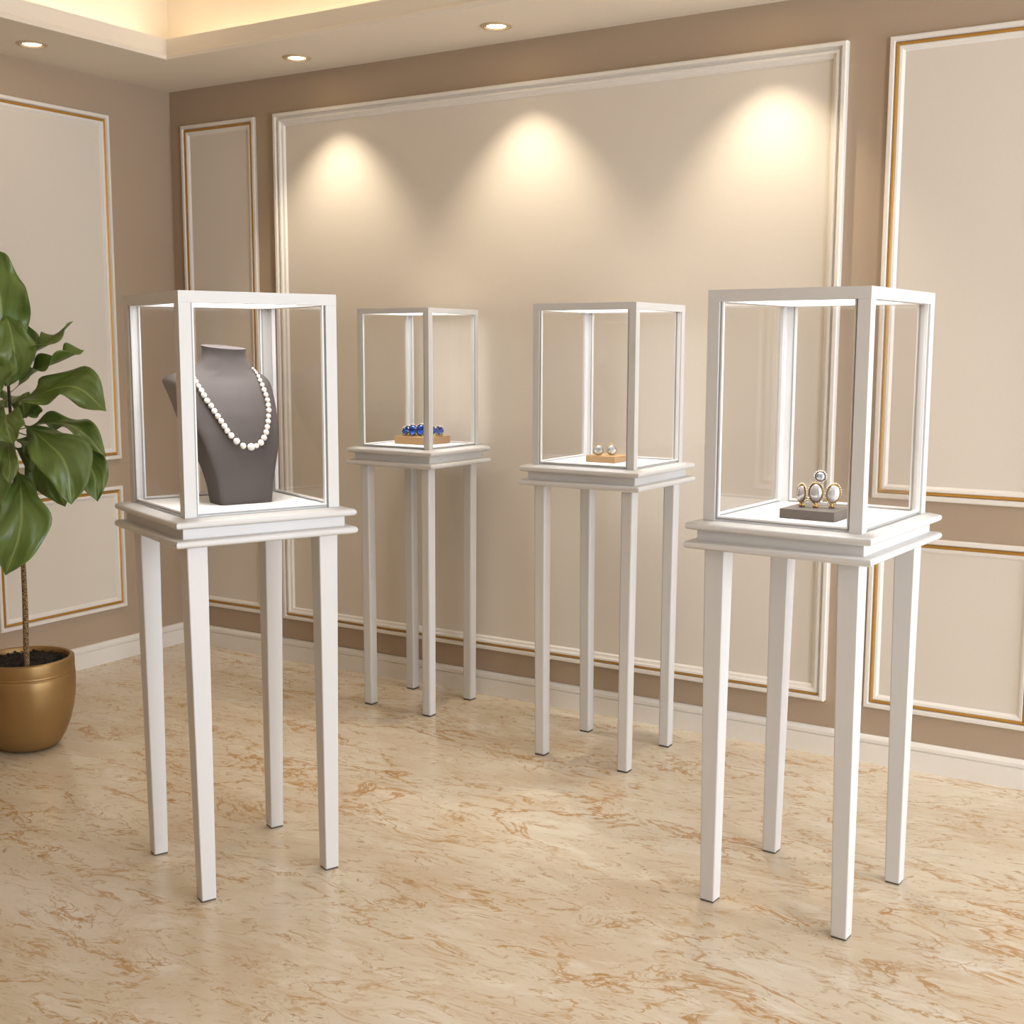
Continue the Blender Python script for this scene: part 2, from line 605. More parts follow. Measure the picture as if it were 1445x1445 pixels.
def wall_panel(n, a0, a1, b0, b1, to, label, wide=False):
    o = bpy.data.objects.new('trim_%d' % n, None)
    o.empty_display_size = 0.1
    c = to((a0 + a1) / 2, b0, 0)
    o.location = c
    link(o)
    tag(o, label, 'wall panel', 'molded wall panels', 'structure')
    c = Vector(c)
    tt = lambda a, b, h: Vector(to(a, b, h)) - c
    e = 0.05
    bm = bmesh.new()
    loft(bm, [[tt(a0 + e, b0 + e, 0), tt(a1 - e, b0 + e, 0), tt(a1 - e, b1 - e, 0), tt(a0 + e, b1 - e, 0)], [tt(a0 + e, b0 + e, 0.0025), tt(a1 - e, b0 + e, 0.0025), tt(a1 - e, b1 - e, 0.0025), tt(a0 + e, b1 - e, 0.0025)]])
    f = obj('panel_field', bm, M['field'], o)
    f['label'] = 'smooth cream painted field'
    bm = bmesh.new()
    if wide:
        loft(bm, frame_rings(a0, a1, b0, b1, WIDE, tt), cap=False)
        obj('frame_molding', bm, M['trim'], o)
        bm = bmesh.new()
        s = [(0.0185, 0.0165), (0.020, 0.024), (0.0235, 0.027), (0.028, 0.025), (0.0295, 0.0165)]
        loft(bm, [[tt(a0 + 0.026, b0 + q, h) for q, h in s], [tt(a1 - 0.026, b0 + q, h) for q, h in s]])
        g = obj('gold_inlay', bm, M['gold'], o)
        g['label'] = 'thin gold strip along the bottom molding only'
    else:
        loft(bm, frame_rings(a0, a1, b0, b1, OUTER, tt), cap=False)
        loft(bm, frame_rings(a0, a1, b0, b1, INNER, tt), cap=False)
        obj('frame_molding', bm, M['trim'], o)
        bm = bmesh.new()
        loft(bm, frame_rings(a0, a1, b0, b1, GOLD, tt), cap=False)
        g = obj('gold_inlay', bm, M['gold'], o)
        g['label'] = 'gold inlay running round the white molding'
    return o


back = lambda a, b, h: (a, YB - h, b)
left = lambda a, b, h: (XL + h, a, b)
wall_panel(1, -4.029, -1.380, 0.2062, 2.5516, back, 'wide cream wall panel lit by three downlights, with plain white molding', wide=True)
wall_panel(2, -4.6355, -4.1567, 0.2062, 2.5516, back, 'narrow tall cream wall panel with gold inlay beside the room corner')
wall_panel(3, -1.2376, -0.664, 0.9723, 2.5474, back, 'upper cream panel with gold inlay behind the brooch case')
wall_panel(4, -1.2376, -0.664, 0.2062, 0.8399, back, 'lower cream panel with gold inlay behind the legs of the brooch case')
wall_panel(5, 3.335, 4.0353, 0.9676, 2.5516, left, 'tall cream wall panel with gold inlay behind the plant leaves')
wall_panel(6, 3.335, 4.0353, 0.2523, 0.8393, left, 'low cream wall panel with gold inlay behind the plant trunk')


# ------------------------------------------------------------------ downlights
def downlight(x, y, label, energy, spot=True, dx=0.0):
    t = thing('recessed_downlight', label, 'ceiling light', (x, y, ZC), 0, 'recessed ceiling downlights')
    ring = lathe([(0.036, 0.0), (0.038, -0.003), (0.043, -0.0035), (0.045, -0.006), (0.052, -0.0065), (0.058, -0.005), (0.0625, -0.001), (0.0625, 0.0)], 48, cap=False)
    obj('trim_ring', ring, M['brass'], t, smooth=40)
    obj('lens', lathe([(0.0, -0.0012), (0.0368, -0.0012)], 48, cap=False), M['lens'], t, smooth=40)
    if spot:
        ld = bpy.data.lights.new('downlight_beam', 'SPOT')
        ld.energy = energy
        ld.color = (1.0, 0.87, 0.67)
        ld.spot_size = R(86)
        ld.spot_blend = 0.75
        ld.shadow_soft_size = 0.012
        lo = bpy.data.objects.new('downlight_beam', ld)
        lo.location = (x + dx, y, ZC - 0.012)
        link(lo)
    return t


M['brass'] = principled('satin_brass_ring', (0.60, 0.47, 0.31), 0.4, metal=0.2)
BEAM = 32.0
downlight(-4.4524, 3.4405, 'recessed downlight over the potted plant side of the soffit', 12.0, spot=False)
downlight(-3.690, 4.184, 'lit recessed downlight in the soffit nearest the room corner, above the wide panel', BEAM, dx=0.045)
downlight(-2.680, 4.180, 'lit recessed downlight above the middle of the wide panel', BEAM, dx=0.02)
downlight(-1.665, 4.180, 'lit recessed downlight over the far end of the wide panel', BEAM, dx=0.02)


# ------------------------------------------------------------------ display cases
LED_W = 14.5


def display_case(x, y, a, hx, hy, zt, zp, fx, fy, fs, pw, label):
    t = thing('display_case', label, 'display case', (x, y, 0), a, 'white glass display cases on tapered legs')
    zb = zp - 0.074                      # underside of the table part
    lt = pw * 1.75 if pw > 0.024 else pw * 1.9
    # legs, tapering on all four sides
    for sx in (-1, 1):
        for sy in (-1, 1):
            tx, ty = hx - 0.004, hy - 0.004
            x0, x1 = sorted((sx * tx, sx * (tx - lt)))
            y0, y1 = sorted((sy * ty, sy * (ty - lt)))
            u0, u1 = sorted((sx * fx, sx * (fx - fs)))
            v0, v1 = sorted((sy * fy, sy * (fy - fs)))
            bm = loft(bmesh.new(), [[(u0, v0, 0.004), (u1, v0, 0.004), (u1, v1, 0.004), (u0, v1, 0.004)], [(x0, y0, zb + 0.004), (x1, y0, zb + 0.004), (x1, y1, zb + 0.004), (x0, y1, zb + 0.004)]])
            lg = obj('leg', bm, M['white'], t, bevel=0.003 if pw > 0.028 else 0.006)
            obj('foot_slab', B(u0 + 0.002, u1 - 0.002, v0 + 0.002, v1 - 0.002, 0, 0.0045), M['foot_dark'], lg)  # thin dark slab between the leg and the floor
    ap = 0.011
    obj('apron', B(-hx - ap, hx + ap, -hy - ap, hy + ap, zb + 0.018, zp - 0.018), M['white'], t, bevel=0.0015)

    def nose(o, h):
        """half-round nosing profile of height h and overhang o"""
        p = [(-0.02, 0.0), (o - h * 0.5, 0.0)]
        for k in range(7):
            q = -math.pi / 2 + math.pi * k / 6
            p.append((o - h * 0.5 + math.cos(q) * h * 0.5, h * 0.5 + math.sin(q) * h * 0.5))
        return p
    up_ = [(o, zp - 0.024 + z) for o, z in nose(0.036, 0.020)] + [(0.012, zp), (-0.02, zp)]
    obj('upper_molding', loft(bmesh.new(), rect_rings(hx, hy, up_)), M['white'], t, smooth=50)
    lo_ = [(o, zb + z) for o, z in nose(0.038, 0.021)] + [(-0.02, zb + 0.0215)]
    obj('lower_molding', loft(bmesh.new(), rect_rings(hx, hy, lo_)), M['white'], t, smooth=50)
    i = pw * 0.5
    obj('deck', B(-hx + i, hx - i, -hy + i, hy - i, zp - 0.004, zp + 0.004), M['deck'], t)
    rh = pw * 0.92
    for sx in (-1, 1):
        for sy in (-1, 1):
            x0, x1 = sorted((sx * hx, sx * (hx - pw)))
            y0, y1 = sorted((sy * hy, sy * (hy - pw)))
            pt = pw * 0.4          # angle section: two flanges as wide as the post
            ox, oy = sx * hx, sy * hy
            sec = [(ox, oy), (ox - sx * pw, oy), (ox - sx * pw, oy - sy * pt), (ox - sx * pt, oy - sy * pt), (ox - sx * pt, oy - sy * pw), (ox, oy - sy * pw)]
            bm = loft(bmesh.new(), [[(u, v, z) for u, v in sec] for z in (zp, zt - rh)])
            obj('frame_post', bm, M['white'], t, bevel=0.0006)
    bm = B(-hx, hx, -hy, hy, zt - 0.006, zt)
    box(bm, -hx, hx, -hy, -hy + pw, zt - rh, zt - 0.006)
    box(bm, -hx, hx, hy - pw, hy, zt - rh, zt - 0.006)
    box(bm, -hx, -hx + pw, -hy + pw, hy - pw, zt - rh, zt - 0.006)
    box(bm, hx - pw, hx, -hy + pw, hy - pw, zt - rh, zt - 0.006)
    obj('top_frame', bm, M['white'], t)
    obj('light_panel', B(-hx + pw, hx - pw, -hy + pw, hy - pw, zt - rh + 0.005, zt - rh + 0.010), M['led'], t)
    ld = bpy.data.lights.new('panel_lamp', 'AREA')
    ld.shape = 'RECTANGLE'
    ld.size, ld.size_y = 2 * (hx - pw) * 0.94, 2 * (hy - pw) * 0.94
    ld.spread = R(85)
    ld.energy = LED_W * ld.size * ld.size_y
    ld.color = (1.0, 0.975, 0.94)
    lo = bpy.data.objects.new('panel_lamp', ld)
    lo.location = (0, 0, zt - rh + 0.004)
    link(lo, t)
    # panes, set back in the openings, with gasket and bead
    gi = pw * 0.30
    z0, z1 = zp + 0.004, zt - rh
    for ax, s in (('x', -1), ('x', 1), ('y', -1), ('y', 1)):
        hw = (hy if ax == 'x' else hx) - pw
        c = s * ((hx if ax == 'x' else hy) - gi)

        def slab(bm, u0, u1, w0, w1, th):
            if ax == 'x':
                box(bm, c - th, c + th, u0, u1, w0, w1)
            else:
                box(bm, u0, u1, c - th, c + th, w0, w1)

        def rim(i0, i1, th):
            bm = bmesh.new()
            slab(bm, -hw + i0, -hw + i1, z0 + i0, z1, th)
            slab(bm, hw - i1, hw - i0, z0 + i0, z1, th)
            slab(bm, -hw + i1, hw - i1, z0 + i0, z0 + i1, th)
            return bm
        k = pw / 0.032
        bm = bmesh.new()
        slab(bm, -hw + 0.002, hw - 0.002, z0 + 0.002, z1 - 0.002, 0.002)
        p = obj('glass_pane', bm, M['glass'], t)
        obj('gasket', rim(0.0, 0.0045 * k, 0.0040), M['gasket'], p)
        obj('glazing_bead', rim(0.0045 * k, 0.0085 * k, 0.0050), M['bead'], p)
    return t


CASES = [
    (-2.5204, 2.5539, 1.1655, 0.2224, 0.2175, 1.6407, 1.0563, 0.2065, 0.2162, 0.0418, 0.0325, 'tall white glass display case holding the necklace bust, beside the potted plant'),
    (-3.0567, 4.1760, 1.5425, 0.1697, 0.1826, 1.6526, 1.0937, 0.1688, 0.1751, 0.0417, 0.0225, 'tall white glass display case holding the blue stone bracelet on a wooden block'),
    (-2.0923, 4.0221, 1.5620, 0.1963, 0.2039, 1.6524, 1.0826, 0.1954, 0.1924, 0.0418, 0.0265, 'tall white glass display case holding the pair of crystal earrings on a wooden block'),
    (-1.0534, 3.2356, 1.5081, 0.2446, 0.2133, 1.6462, 1.0529, 0.2259, 0.2079, 0.0419, 0.0325, 'tall white glass display case holding the oval stone brooch on a dark block'),
]
case_m = []
for c in CASES:
    # keep the legs upright or tapering inward
    c = list(c)
    c[7] = min(c[7], c[3] - 0.006)
    c[8] = min(c[8], c[4] - 0.006)
    display_case(*c)
    case_m.append(Matrix.Translation((c[0], c[1], c[6] + 0.004)) @ Matrix.Rotation(c[2], 4, 'Z'))


def on_case(k, x, y, z=0.0):
    return case_m[k] @ Vector((x, y, z))


# ------------------------------------------------------------------ necklace bust and pearls
BX = 0.023
SEC = [  # z, half width, front, back, exponent, backward sweep of the ends
    (0.000, 0.077, -0.046, 0.050, 9, 0.000), (0.003, 0.0785, -0.047, 0.051, 9, 0.000),
    (0.050, 0.083, -0.048, 0.055, 12, 0.002), (0.100, 0.094, -0.047, 0.064, 12, 0.006),
    (0.150, 0.109, -0.043, 0.082, 12, 0.013), (0.200, 0.122, -0.036, 0.106, 12, 0.026),
    (0.250, 0.130, -0.025, 0.124, 12, 0.044), (0.300, 0.138, -0.008, 0.132, 11, 0.066),
    (0.335, 0.146, 0.008, 0.134, 10, 0.090), (0.350, 0.145, 0.018, 0.135, 9, 0.104),
    (0.359, 0.128, 0.026, 0.136, 6, 0.085), (0.369, 0.102, 0.032, 0.138, 4, 0.058), (0.381, 0.082, 0.037, 0.142, 3, 0.026),
    (0.394, 0.070, 0.041, 0.144, 2.4, 0.006), (0.410, 0.0630, 0.043, 0.152, 2, 0), (0.424, 0.0610, 0.043, 0.156, 2, 0),
    (0.434, 0.0625, 0.041, 0.159, 2, 0), (0.438, 0.0635, 0.040, 0.160, 2, 0),
]


def bust_rings():
    rings = []
    # interpolate sections for a smooth silhouette
    dense = []
    for a, b in zip(SEC, SEC[1:]):
        k = max(1, int((b[0] - a[0]) / 0.006))
        for q in range(k):
            s = q / k
            dense.append([a[i] + (b[i] - a[i]) * s for i in range(6)])
    dense.append(list(SEC[-1]))
    for _ in range(2):      # relax
        dense = [dense[0], dense[1]] + [[(dense[j - 1][i] + 2 * dense[j][i] + dense[j + 1][i]) / 4 for i in range(6)] for j in range(2, len(dense) - 1)] + [dense[-1]]
    n = 96
    for z, w, f, bk, ex, bu in dense:
        mid, h = (f + bk) / 2, (bk - f) / 2
        r = []
        for i in range(n):
            th = 2 * math.pi * i / n
            c, s = math.cos(th), math.sin(th)
            x = w * math.copysign(abs(c) ** (2 / ex), c)
            y = mid + h * math.copysign(abs(s) ** (2 / ex), s)
            y += bu * (x / w) ** 2
            tl = max(0.0, min(1.0, (z - 0.385) / 0.05)) * (0.11 * (y - 0.10) - 0.05 * x)
            r.append((BX + x, y, z + tl))
        rings.append(r)
    return rings


bust = thing('necklace_bust', 'dark taupe necklace display bust wearing the string of pearls', 'display bust', tuple(on_case(0, 0, 0)), CASES[0][2])
rings = bust_rings()
body = obj('torso', loft(bmesh.new(), rings), M['bust'], bust, smooth=38)
bm = bmesh.new()
loft(bm, rings)
bmesh.ops.recalc_face_normals(bm, faces=bm.faces[:])
bvh = BVHTree.FromBMesh(bm)
bm.free()
inv0 = case_m[0].inverted()


def on_bust(px, py, rad):
    """point on the bust seen at this place, lifted by rad"""
    o = inv0 @ EYE
    d = (inv0.to_3x3() @ ray(px, py)).normalized()
    loc, nrm, _, _ = bvh.ray_cast(o, d)
    if loc is None or nrm.dot(d) > -0.05:
        ax = Vector((BX, 0.10, 0.36))
        loc, nrm, _, _ = bvh.find_nearest(o + d * (ax - o).dot(d))
    return loc + nrm * rad


S8 = 1 / 5.35
PX = [(283, 375, 10), (294, 400, 14), (310, 430, 19), (328, 462, 19), (348, 496, 21), (367, 532, 22), (390, 572, 23), (414, 610, 22), (438, 650, 22), (464, 687, 22), (488, 723, 22), (512, 760, 22), (533, 795, 22), (562, 830, 24), (602, 873, 26), (652, 908, 24), (706, 917, 29), (750, 907, 20), (782, 884, 24), (806, 847, 23), (822, 806, 23), (831, 766, 21), (837, 725, 21), (840, 685, 20), (840, 643, 20), (835, 604, 20), (828, 565, 20), (817, 527, 20), (806, 490, 20), (793, 452, 18), (778, 417, 16), (765, 388, 15), (752, 362, 12), (739, 342, 11), (724, 325, 9)]
neck = thing('pearl_necklace', 'string of ivory pearls draped round the taupe bust', 'necklace', tuple(on_case(0, 0, 0)), CASES[0][2])
pts = []
# strand going up over the near shoulder towards the clasp
for cx, cy, r in ((168, 322, 9), (186, 322, 9), (204, 325, 9), (222, 331, 9), (240, 340, 9), (256, 350, 10), (270, 361, 10)):
    pts.append((cx, cy, r))
pts += PX
pos = []
for cx, cy, r in pts:
    rad = r * S8 * 0.00200
    pos.append((on_bust(220 + cx * S8, 460 + cy * S8, rad * 0.95), rad))
# round the back of the neck
a, b = pos[-1][0], pos[0][0]
nb = 9
for k in range(1, nb):
    s = k / nb
    q = a.lerp(b, s)
    q.y += 0.10 * math.sin(math.pi * s)
    q.z += 0.012 * math.sin(math.pi * s)
    loc, nrm, _, _ = bvh.find_nearest(q)
    pos.append((loc + nrm * 0.003, 0.0032))
pearl_me = None
for p, rad in pos:
    if pearl_me is None:
        bm = bmesh.new()
        bmesh.ops.create_uvsphere(bm, u_segments=20, v_segments=14, radius=1)
        o = obj('pearl', bm, M['pearl'], neck, smooth=180)
        pearl_me = o.data
    else:
        o = link(bpy.data.objects.new('pearl', pearl_me), neck)
    o.location = p
    o.scale = (rad * random.uniform(0.97, 1.04), rad * random.uniform(0.97, 1.04), rad * random.uniform(0.92, 0.99))
    o.rotation_euler = (random.random(), random.random(), random.random())
bm = bmesh.new()
cp = on_bust(220 + 155 * S8, 460 + 318 * S8, 0.004)
tube(bm, [cp + Vector((0.0, 0.007 * math.cos(q), 0.008 + 0.007 * math.sin(q))) for q in [2 * math.pi * k / 12 for k in range(13)]], 0.0018, 8)
ellipsoid(bm, cp + Vector((0.001, -0.004, 0.001)), 0.003, 0.003, 0.003, 10, 6)
c_ = obj('clasp', bm, M['jewel_silver'], neck, smooth=60)
c_['label'] = 'small pale gold clasp'


# ------------------------------------------------------------------ display blocks
def block(k, x0, x1, y0, y1, h, mat, label):
    cx, cy = (x0 + x1) / 2, (y0 + y1) / 2
    bm = B(x0 - cx, x1 - cx, y0 - cy, y1 - cy, 0, h)
    o = obj('display_block', bm, M[mat], None, bevel=0.0015)
    o.matrix_world = Matrix.Translation(on_case(k, cx, cy)) @ Matrix.Rotation(CASES[k][2], 4, 'Z')
    tag(o, label, 'display block', 'display blocks under the jewellery')
    return o


block(1, -0.022, 0.140, -0.058, 0.112, 0.032, 'block_wood', 'tan wooden block under the blue stone bracelet')
block(2, -0.050, 0.060, -0.052, 0.066, 0.024, 'block_wood', 'small tan wooden block under the pair of crystal earrings')
block(3, -0.118, 0.030, -0.094, 0.056, 0.026, 'block_dark', 'dark taupe block under the oval stone brooch')


# ------------------------------------------------------------------ jewellery
def cabochon(rx, rz, d, n=28, facets=False):
    """domed oval stone in the xz plane, dome towards -y"""
    bm = bmesh.new()
    rings = []
    prof = [(1.0, 0.35), (1.0, 0.0), (0.94, -0.35), (0.78, -0.70), (0.5, -0.93), (0.2, -1.0)] if not facets else [(0.7, 0.7), (1.0, 0.0), (0.80, -0.62), (0.52, -0.85)]
    for s, y in prof:
        rings.append([(rx * s * math.cos(2 * math.pi * i / n), y * d, rz * s * math.sin(2 * math.pi * i / n)) for i in range(n)])
    loft(bm, rings)
    return bm


def oval_ring(rx, rz, r, n=36, y=0.0, pave=0.0):
    bm = bmesh.new()
    rings = []
    for i in range(n):
        q = 2 * math.pi * i / n
        rr = r * (1 + pave * (1 if i % 2 else -1))
        c = Vector((rx * math.cos(q), y, rz * math.sin(q)))
        out = Vector((math.cos(q) / rx, 0, math.sin(q) / rz)).normalized()
        rings.append([c + (out * math.cos(a) + Vector((0, 1, 0)) * math.sin(a)) * rr for a in [2 * math.pi * k / 8 for k in range(8)]])
    vs = [[bm.verts.new(p) for p in rg] for rg in rings]
    for i in range(n):
        a, b = vs[i], vs[(i + 1) % n]
        for k in range(8):
            bm.faces.new((a[k], a[(k + 1) % 8], b[(k + 1) % 8], b[k]))
    return bm


def seat(o, loc, yaw, roll=0.0, tilt=0.0):
    o.location = loc
    o.rotation_euler = (Matrix.Rotation(yaw, 4, 'Z') @ Matrix.Rotation(roll, 4, 'Y') @ Matrix.Rotation(tilt, 4, 'X')).to_euler()


VIEW = math.atan2(RT.y, RT.x)       # yaw of the picture's horizontal


def beads(rx, rz, r, count, y):
    bm = bmesh.new()
    for i in range(count):
        q = 2 * math.pi * i / count
        ellipsoid(bm, Vector((rx * math.cos(q), y, rz * math.sin(q))), r, r, r, 8, 6)
    return bm


# brooch: three upright ovals with a round stone on the middle one
br_yaw = CASES[3][2] - math.pi / 2 + 0.28
P0 = on_case(3, -0.056, -0.018, 0.026)
br_scale = 1.10
brooch = thing('crystal_brooch', 'gold brooch of four milky oval stones standing on the dark block', 'brooch', tuple(P0), br_yaw)
brooch.scale = (br_scale,) * 3
for bx, bz, rx, rz, yw, rl in ((0.0, 0.036, 0.0150, 0.0215, 0.0, 0.0), (-0.0345, 0.033, 0.0145, 0.0200, -0.80, 0.10), (0.0405, 0.035, 0.0150, 0.0210, 0.35, 0.16)):
    by = -0.001 if bx == 0 else 0.006
    st = obj('gemstone', cabochon(rx, rz, 0.007), M['moon'], brooch, smooth=50)
    seat(st, (bx, by, bz), yw, rl)
    obj('bezel', oval_ring(rx * 1.05, rz * 1.04, 0.0020, 44, 0.0, 0.25), M['dark_gold'], st, smooth=50)
    obj('pave_border', beads(rx * 1.05 + 0.0030, rz * 1.04 + 0.0030, 0.0018, 25, 0.001), M['jewel_silver'], st, smooth=60)
st = obj('gemstone', cabochon(0.0110, 0.0105, 0.006, 16, True), M['ice'], brooch)
st['label'] = 'small round faceted clear stone at the top'
seat(st, (0.009, 0.003, 0.0755), 0.1)
obj('bezel', oval_ring(0.0120, 0.0115, 0.0018, 28, 0.001, 0.2), M['dark_gold'], st, smooth=50)
obj('pave_border', beads(0.0140, 0.0135, 0.0018, 16, 0.001), M['sparkle'], st, smooth=60)
for fx_, fy_ in ((-0.0325, 0.006), (0.0, -0.001), (0.037, 0.006)):
    bm = bmesh.new()
    for q in range(5):
        ellipsoid(bm, Vector((fx_ + 0.0045 * math.cos(q * 1.26), fy_ + 0.0045 * math.sin(q * 1.26), 0.0045)), 0.0036, 0.0036, 0.0036, 10, 7)
    ellipsoid(bm, Vector((fx_, fy_, 0.009)), 0.0038, 0.0038, 0.0055, 10, 7)
    obj('foot', bm, M['jewel_gold'], brooch, smooth=60)
bm = bmesh.new()
for x0, x1 in ((-0.024, -0.013), (0.016, 0.027)):
    for zz in (0.016, 0.022):
        tube(bm, [(x0, 0.005, zz), ((x0 + x1) / 2, 0.004, zz + 0.001), (x1, 0.003, zz)], 0.0016, 8)
obj('link_bar', bm, M['jewel_silver'], brooch, smooth=60)


# earrings
def drop_shape(r, d, facets):
    bm = bmesh.new()
    n = 22
    rings = []
    for s, y in ((0.72, 0.6), (1.0, 0.0), (0.82, -0.6), (0.52, -0.95)):
        rg = []
        for i in range(n):
            q = 2 * math.pi * i / n
            k = 1.0 + 0.24 * max(0.0, math.sin(q)) ** 3
            rg.append((r * s * math.cos(q) * (1 - 0.16 * max(0, math.sin(q)) ** 2), y * d, r * s * math.sin(q) * k))
        rings.append(rg)
    return loft(bm, rings)


for ex, ey, rl, yw, lab in ((-0.020, 0.030, 0.16, 0.0, 'teardrop crystal earring nearer the outer end of the small wooden block'), (0.005, -0.012, -0.22, 0.05, 'teardrop crystal earring nearest the front post on the small wooden block')):
    e = thing('crystal_earring', lab, 'earring', tuple(on_case(2, ex, ey, 0.024)), VIEW + yw, 'pair of crystal earrings')
    r = 0.0162
    cz = 0.0185
    st = obj('gemstone', drop_shape(r, 0.009, True), M['ice'], e)
    seat(st, (0, 0, cz), 0.0, rl, -0.10)
    bm = bmesh.new()
    k_ = 30
    for i in range(k_):
        q = 2 * math.pi * i / k_
        kk = 1.0 + 0.24 * max(0.0, math.sin(q)) ** 3
        rr = r * 1.10
        ellipsoid(bm, Vector((rr * math.cos(q) * (1 - 0.16 * max(0, math.sin(q)) ** 2), 0.001, rr * math.sin(q) * kk)), 0.0021, 0.0030, 0.0021, 8, 6)
    obj('bezel', bm, M['jewel_gold'], st, smooth=60)
    bm = bmesh.new()
    tube(bm, [(0, 0.004, cz), (0, 0.020, cz - 0.002)], 0.0012, 8)
    ellipsoid(bm, Vector((0, 0.018, cz - 0.002)), 0.005, 0.003, 0.005, 12, 8)
    obj('ear_post', bm, M['jewel_gold'], e, smooth=60)

# blue stone bracelet: an open band with stones round its front
P0 = on_case(1, 0.055, 0.020, 0.032)
brac = thing('bracelet', 'gold bracelet set with deep blue stones on a tan wooden block', 'bracelet', tuple(P0), VIEW)
RXB, RYB = 0.083, 0.052


def bpt(q, z=0.0, k=1.0):
    return Vector((RXB * k * math.sin(q), -RYB * k * math.cos(q), z))


bm = bmesh.new()
rr = []
for i in range(49):
    q = R(-150) + R(300) * i / 48
    rr.append([bpt(q, z, k) for k, z in ((0.90, 0.002), (0.96, 0.002), (0.96, 0.012), (0.90, 0.012))])
loft(bm, rr)
obj('band', bm, M['jewel_gold'], brac, smooth=40)


def stone(q, z, rx, rz, roll=0.0, k=1.0, facets=True, spikes=10):
    st = obj('gemstone', cabochon(rx, rz, 0.006, 18, facets), M['sapphire'], brac)
    seat(st, bpt(q, z, k), math.atan2(RYB * math.sin(q), RXB * math.cos(q)) * 0.8, roll)
    obj('setting', oval_ring(rx * 1.06, rz * 1.05, 0.0026, 26, 0.001, 0.25), M['dark_metal'], st, smooth=50)
    bm = bmesh.new()
    for i in range(spikes):
        a = 2 * math.pi * i / spikes + 0.2
        ellipsoid(bm, Vector(((rx + 0.0050) * math.cos(a), 0.001, (rz + 0.0050) * math.sin(a))), 0.0024, 0.0024, 0.0024, 6, 5)
    obj('accent_crystals', bm, M['sparkle'], st, smooth=60)
    return st


stone(R(-4), 0.0275, 0.0185, 0.0215, 0.10, spikes=16)
stone(R(-29), 0.0260, 0.0155, 0.0205, 0.05, spikes=12)
stone(R(-50), 0.0310, 0.0090, 0.0110, 0.3)
stone(R(-54), 0.0190, 0.0085, 0.0095, 0.9)
stone(R(-66), 0.0230, 0.0075, 0.0110, -0.4)
stone(R(-80), 0.0190, 0.0065, 0.0100, -0.5)
stone(R(17), 0.0260, 0.0120, 0.0180, -0.1)
for q, z, ro in ((33, 0.018, 0.7), (35, 0.031, -0.4), (43, 0.023, 0.2), (50, 0.033, 0.5), (53, 0.017, -0.7), (61, 0.026, -0.3), (68, 0.018, 0.6), (71, 0.029, -0.5), (79, 0.021, 0.3)):
    stone(R(q), z, 0.0050, 0.0090, ro, spikes=6)
bm = bmesh.new()
for i in range(11):
    q = R(-78 + 15.5 * i)
    ellipsoid(bm, bpt(q, 0.006), 0.004, 0.004, 0.006, 8, 6)
obj('claw_feet', bm, M['jewel_gold'], brac, smooth=60)

# ------------------------------------------------------------------ potted plant
PC = Vector((-3.955, 2.899, 0))
plant = thing('potted_fiddle_leaf_fig', 'broad-leaved green plant with bare trunk in a round bronze pot', 'potted plant', tuple(PC))
pot_prof = [(0.0, 0.0), (0.085, 0.0), (0.100, 0.004), (0.118, 0.020), (0.138, 0.055), (0.155, 0.100), (0.168, 0.150), (0.1755, 0.200), (0.1780, 0.250), (0.1775, 0.279), (0.1760, 0.283), (0.1745, 0.285), (0.1745, 0.288), (0.1765, 0.291), (0.1765, 0.294), (0.1750, 0.297), (0.1755, 0.300), (0.1760, 0.335), (0.1745, 0.342), (0.168, 0.346), (0.160, 0.345), (0.157, 0.340), (0.155, 0.315)]
obj('pot', lathe(pot_prof, 96, cap=False), M['pot'], plant, smooth=32)
bm = bmesh.new()
n = 64
rings = []
for k in range(13):
    rad = 0.158 * k / 12 + 0.0005
    rings.append([(rad * math.cos(2 * math.pi * i / n), rad * math.sin(2 * math.pi * i / n), 0.325 + 0.006 * (1 - (k / 12) ** 2) + random.uniform(-0.004, 0.004)) for i in range(n)])
loft(bm, rings, cap=False)
for k in range(260):
    q, rad = random.uniform(0, 2 * math.pi), 0.150 * math.sqrt(random.random())
    s = random.uniform(0.002, 0.0055)
    bmesh.ops.create_icosphere(bm, subdivisions=1, radius=s, matrix=Matrix.Translation((rad * math.cos(q), rad * math.sin(q), 0.329 + random.uniform(-0.002, 0.004))))
so = obj('soil', bm, M['soil'], plant, smooth=30)
so['kind'] = 'stuff'
HF = Vector((FW.x, FW.y, 0)).normalized()
D0 = (Vector((PC.x, PC.y, 1.1)) - EYE).dot(FW)


def at(px, py, dd=0.0):
    """place in the plant's local frame that the photograph shows at px, py; dd metres behind the trunk"""
    r = ray(px, py)
    return EYE + r * (D0 + dd) - PC


trunk_px = [(37.5, 930), (36.5, 900), (36, 870), (35, 840), (33, 800), (29, 760), (25, 720), (20, 660), (17, 615), (14.5, 580), (12, 545)]
tp = [at(*p) for p in trunk_px]
off = Vector((tp[0].x * 1.0, tp[0].y, 0))
tp[0].z = 0.318
bm = bmesh.new()
tube(bm, tp[:6], [0.0105, 0.0098, 0.0105, 0.0095, 0.009, 0.0085], 12)
obj('trunk', bm, M['trunk'], plant, smooth=60)
bm = bmesh.new()
tube(bm, tp[5:] + [at(9, 500, 0.01), at(6, 470, 0.01)], [0.0082, 0.0075, 0.007, 0.0066, 0.006, 0.0055, 0.005, 0.004], 10)
obj('stem', bm, M['stem'], plant, smooth=60)


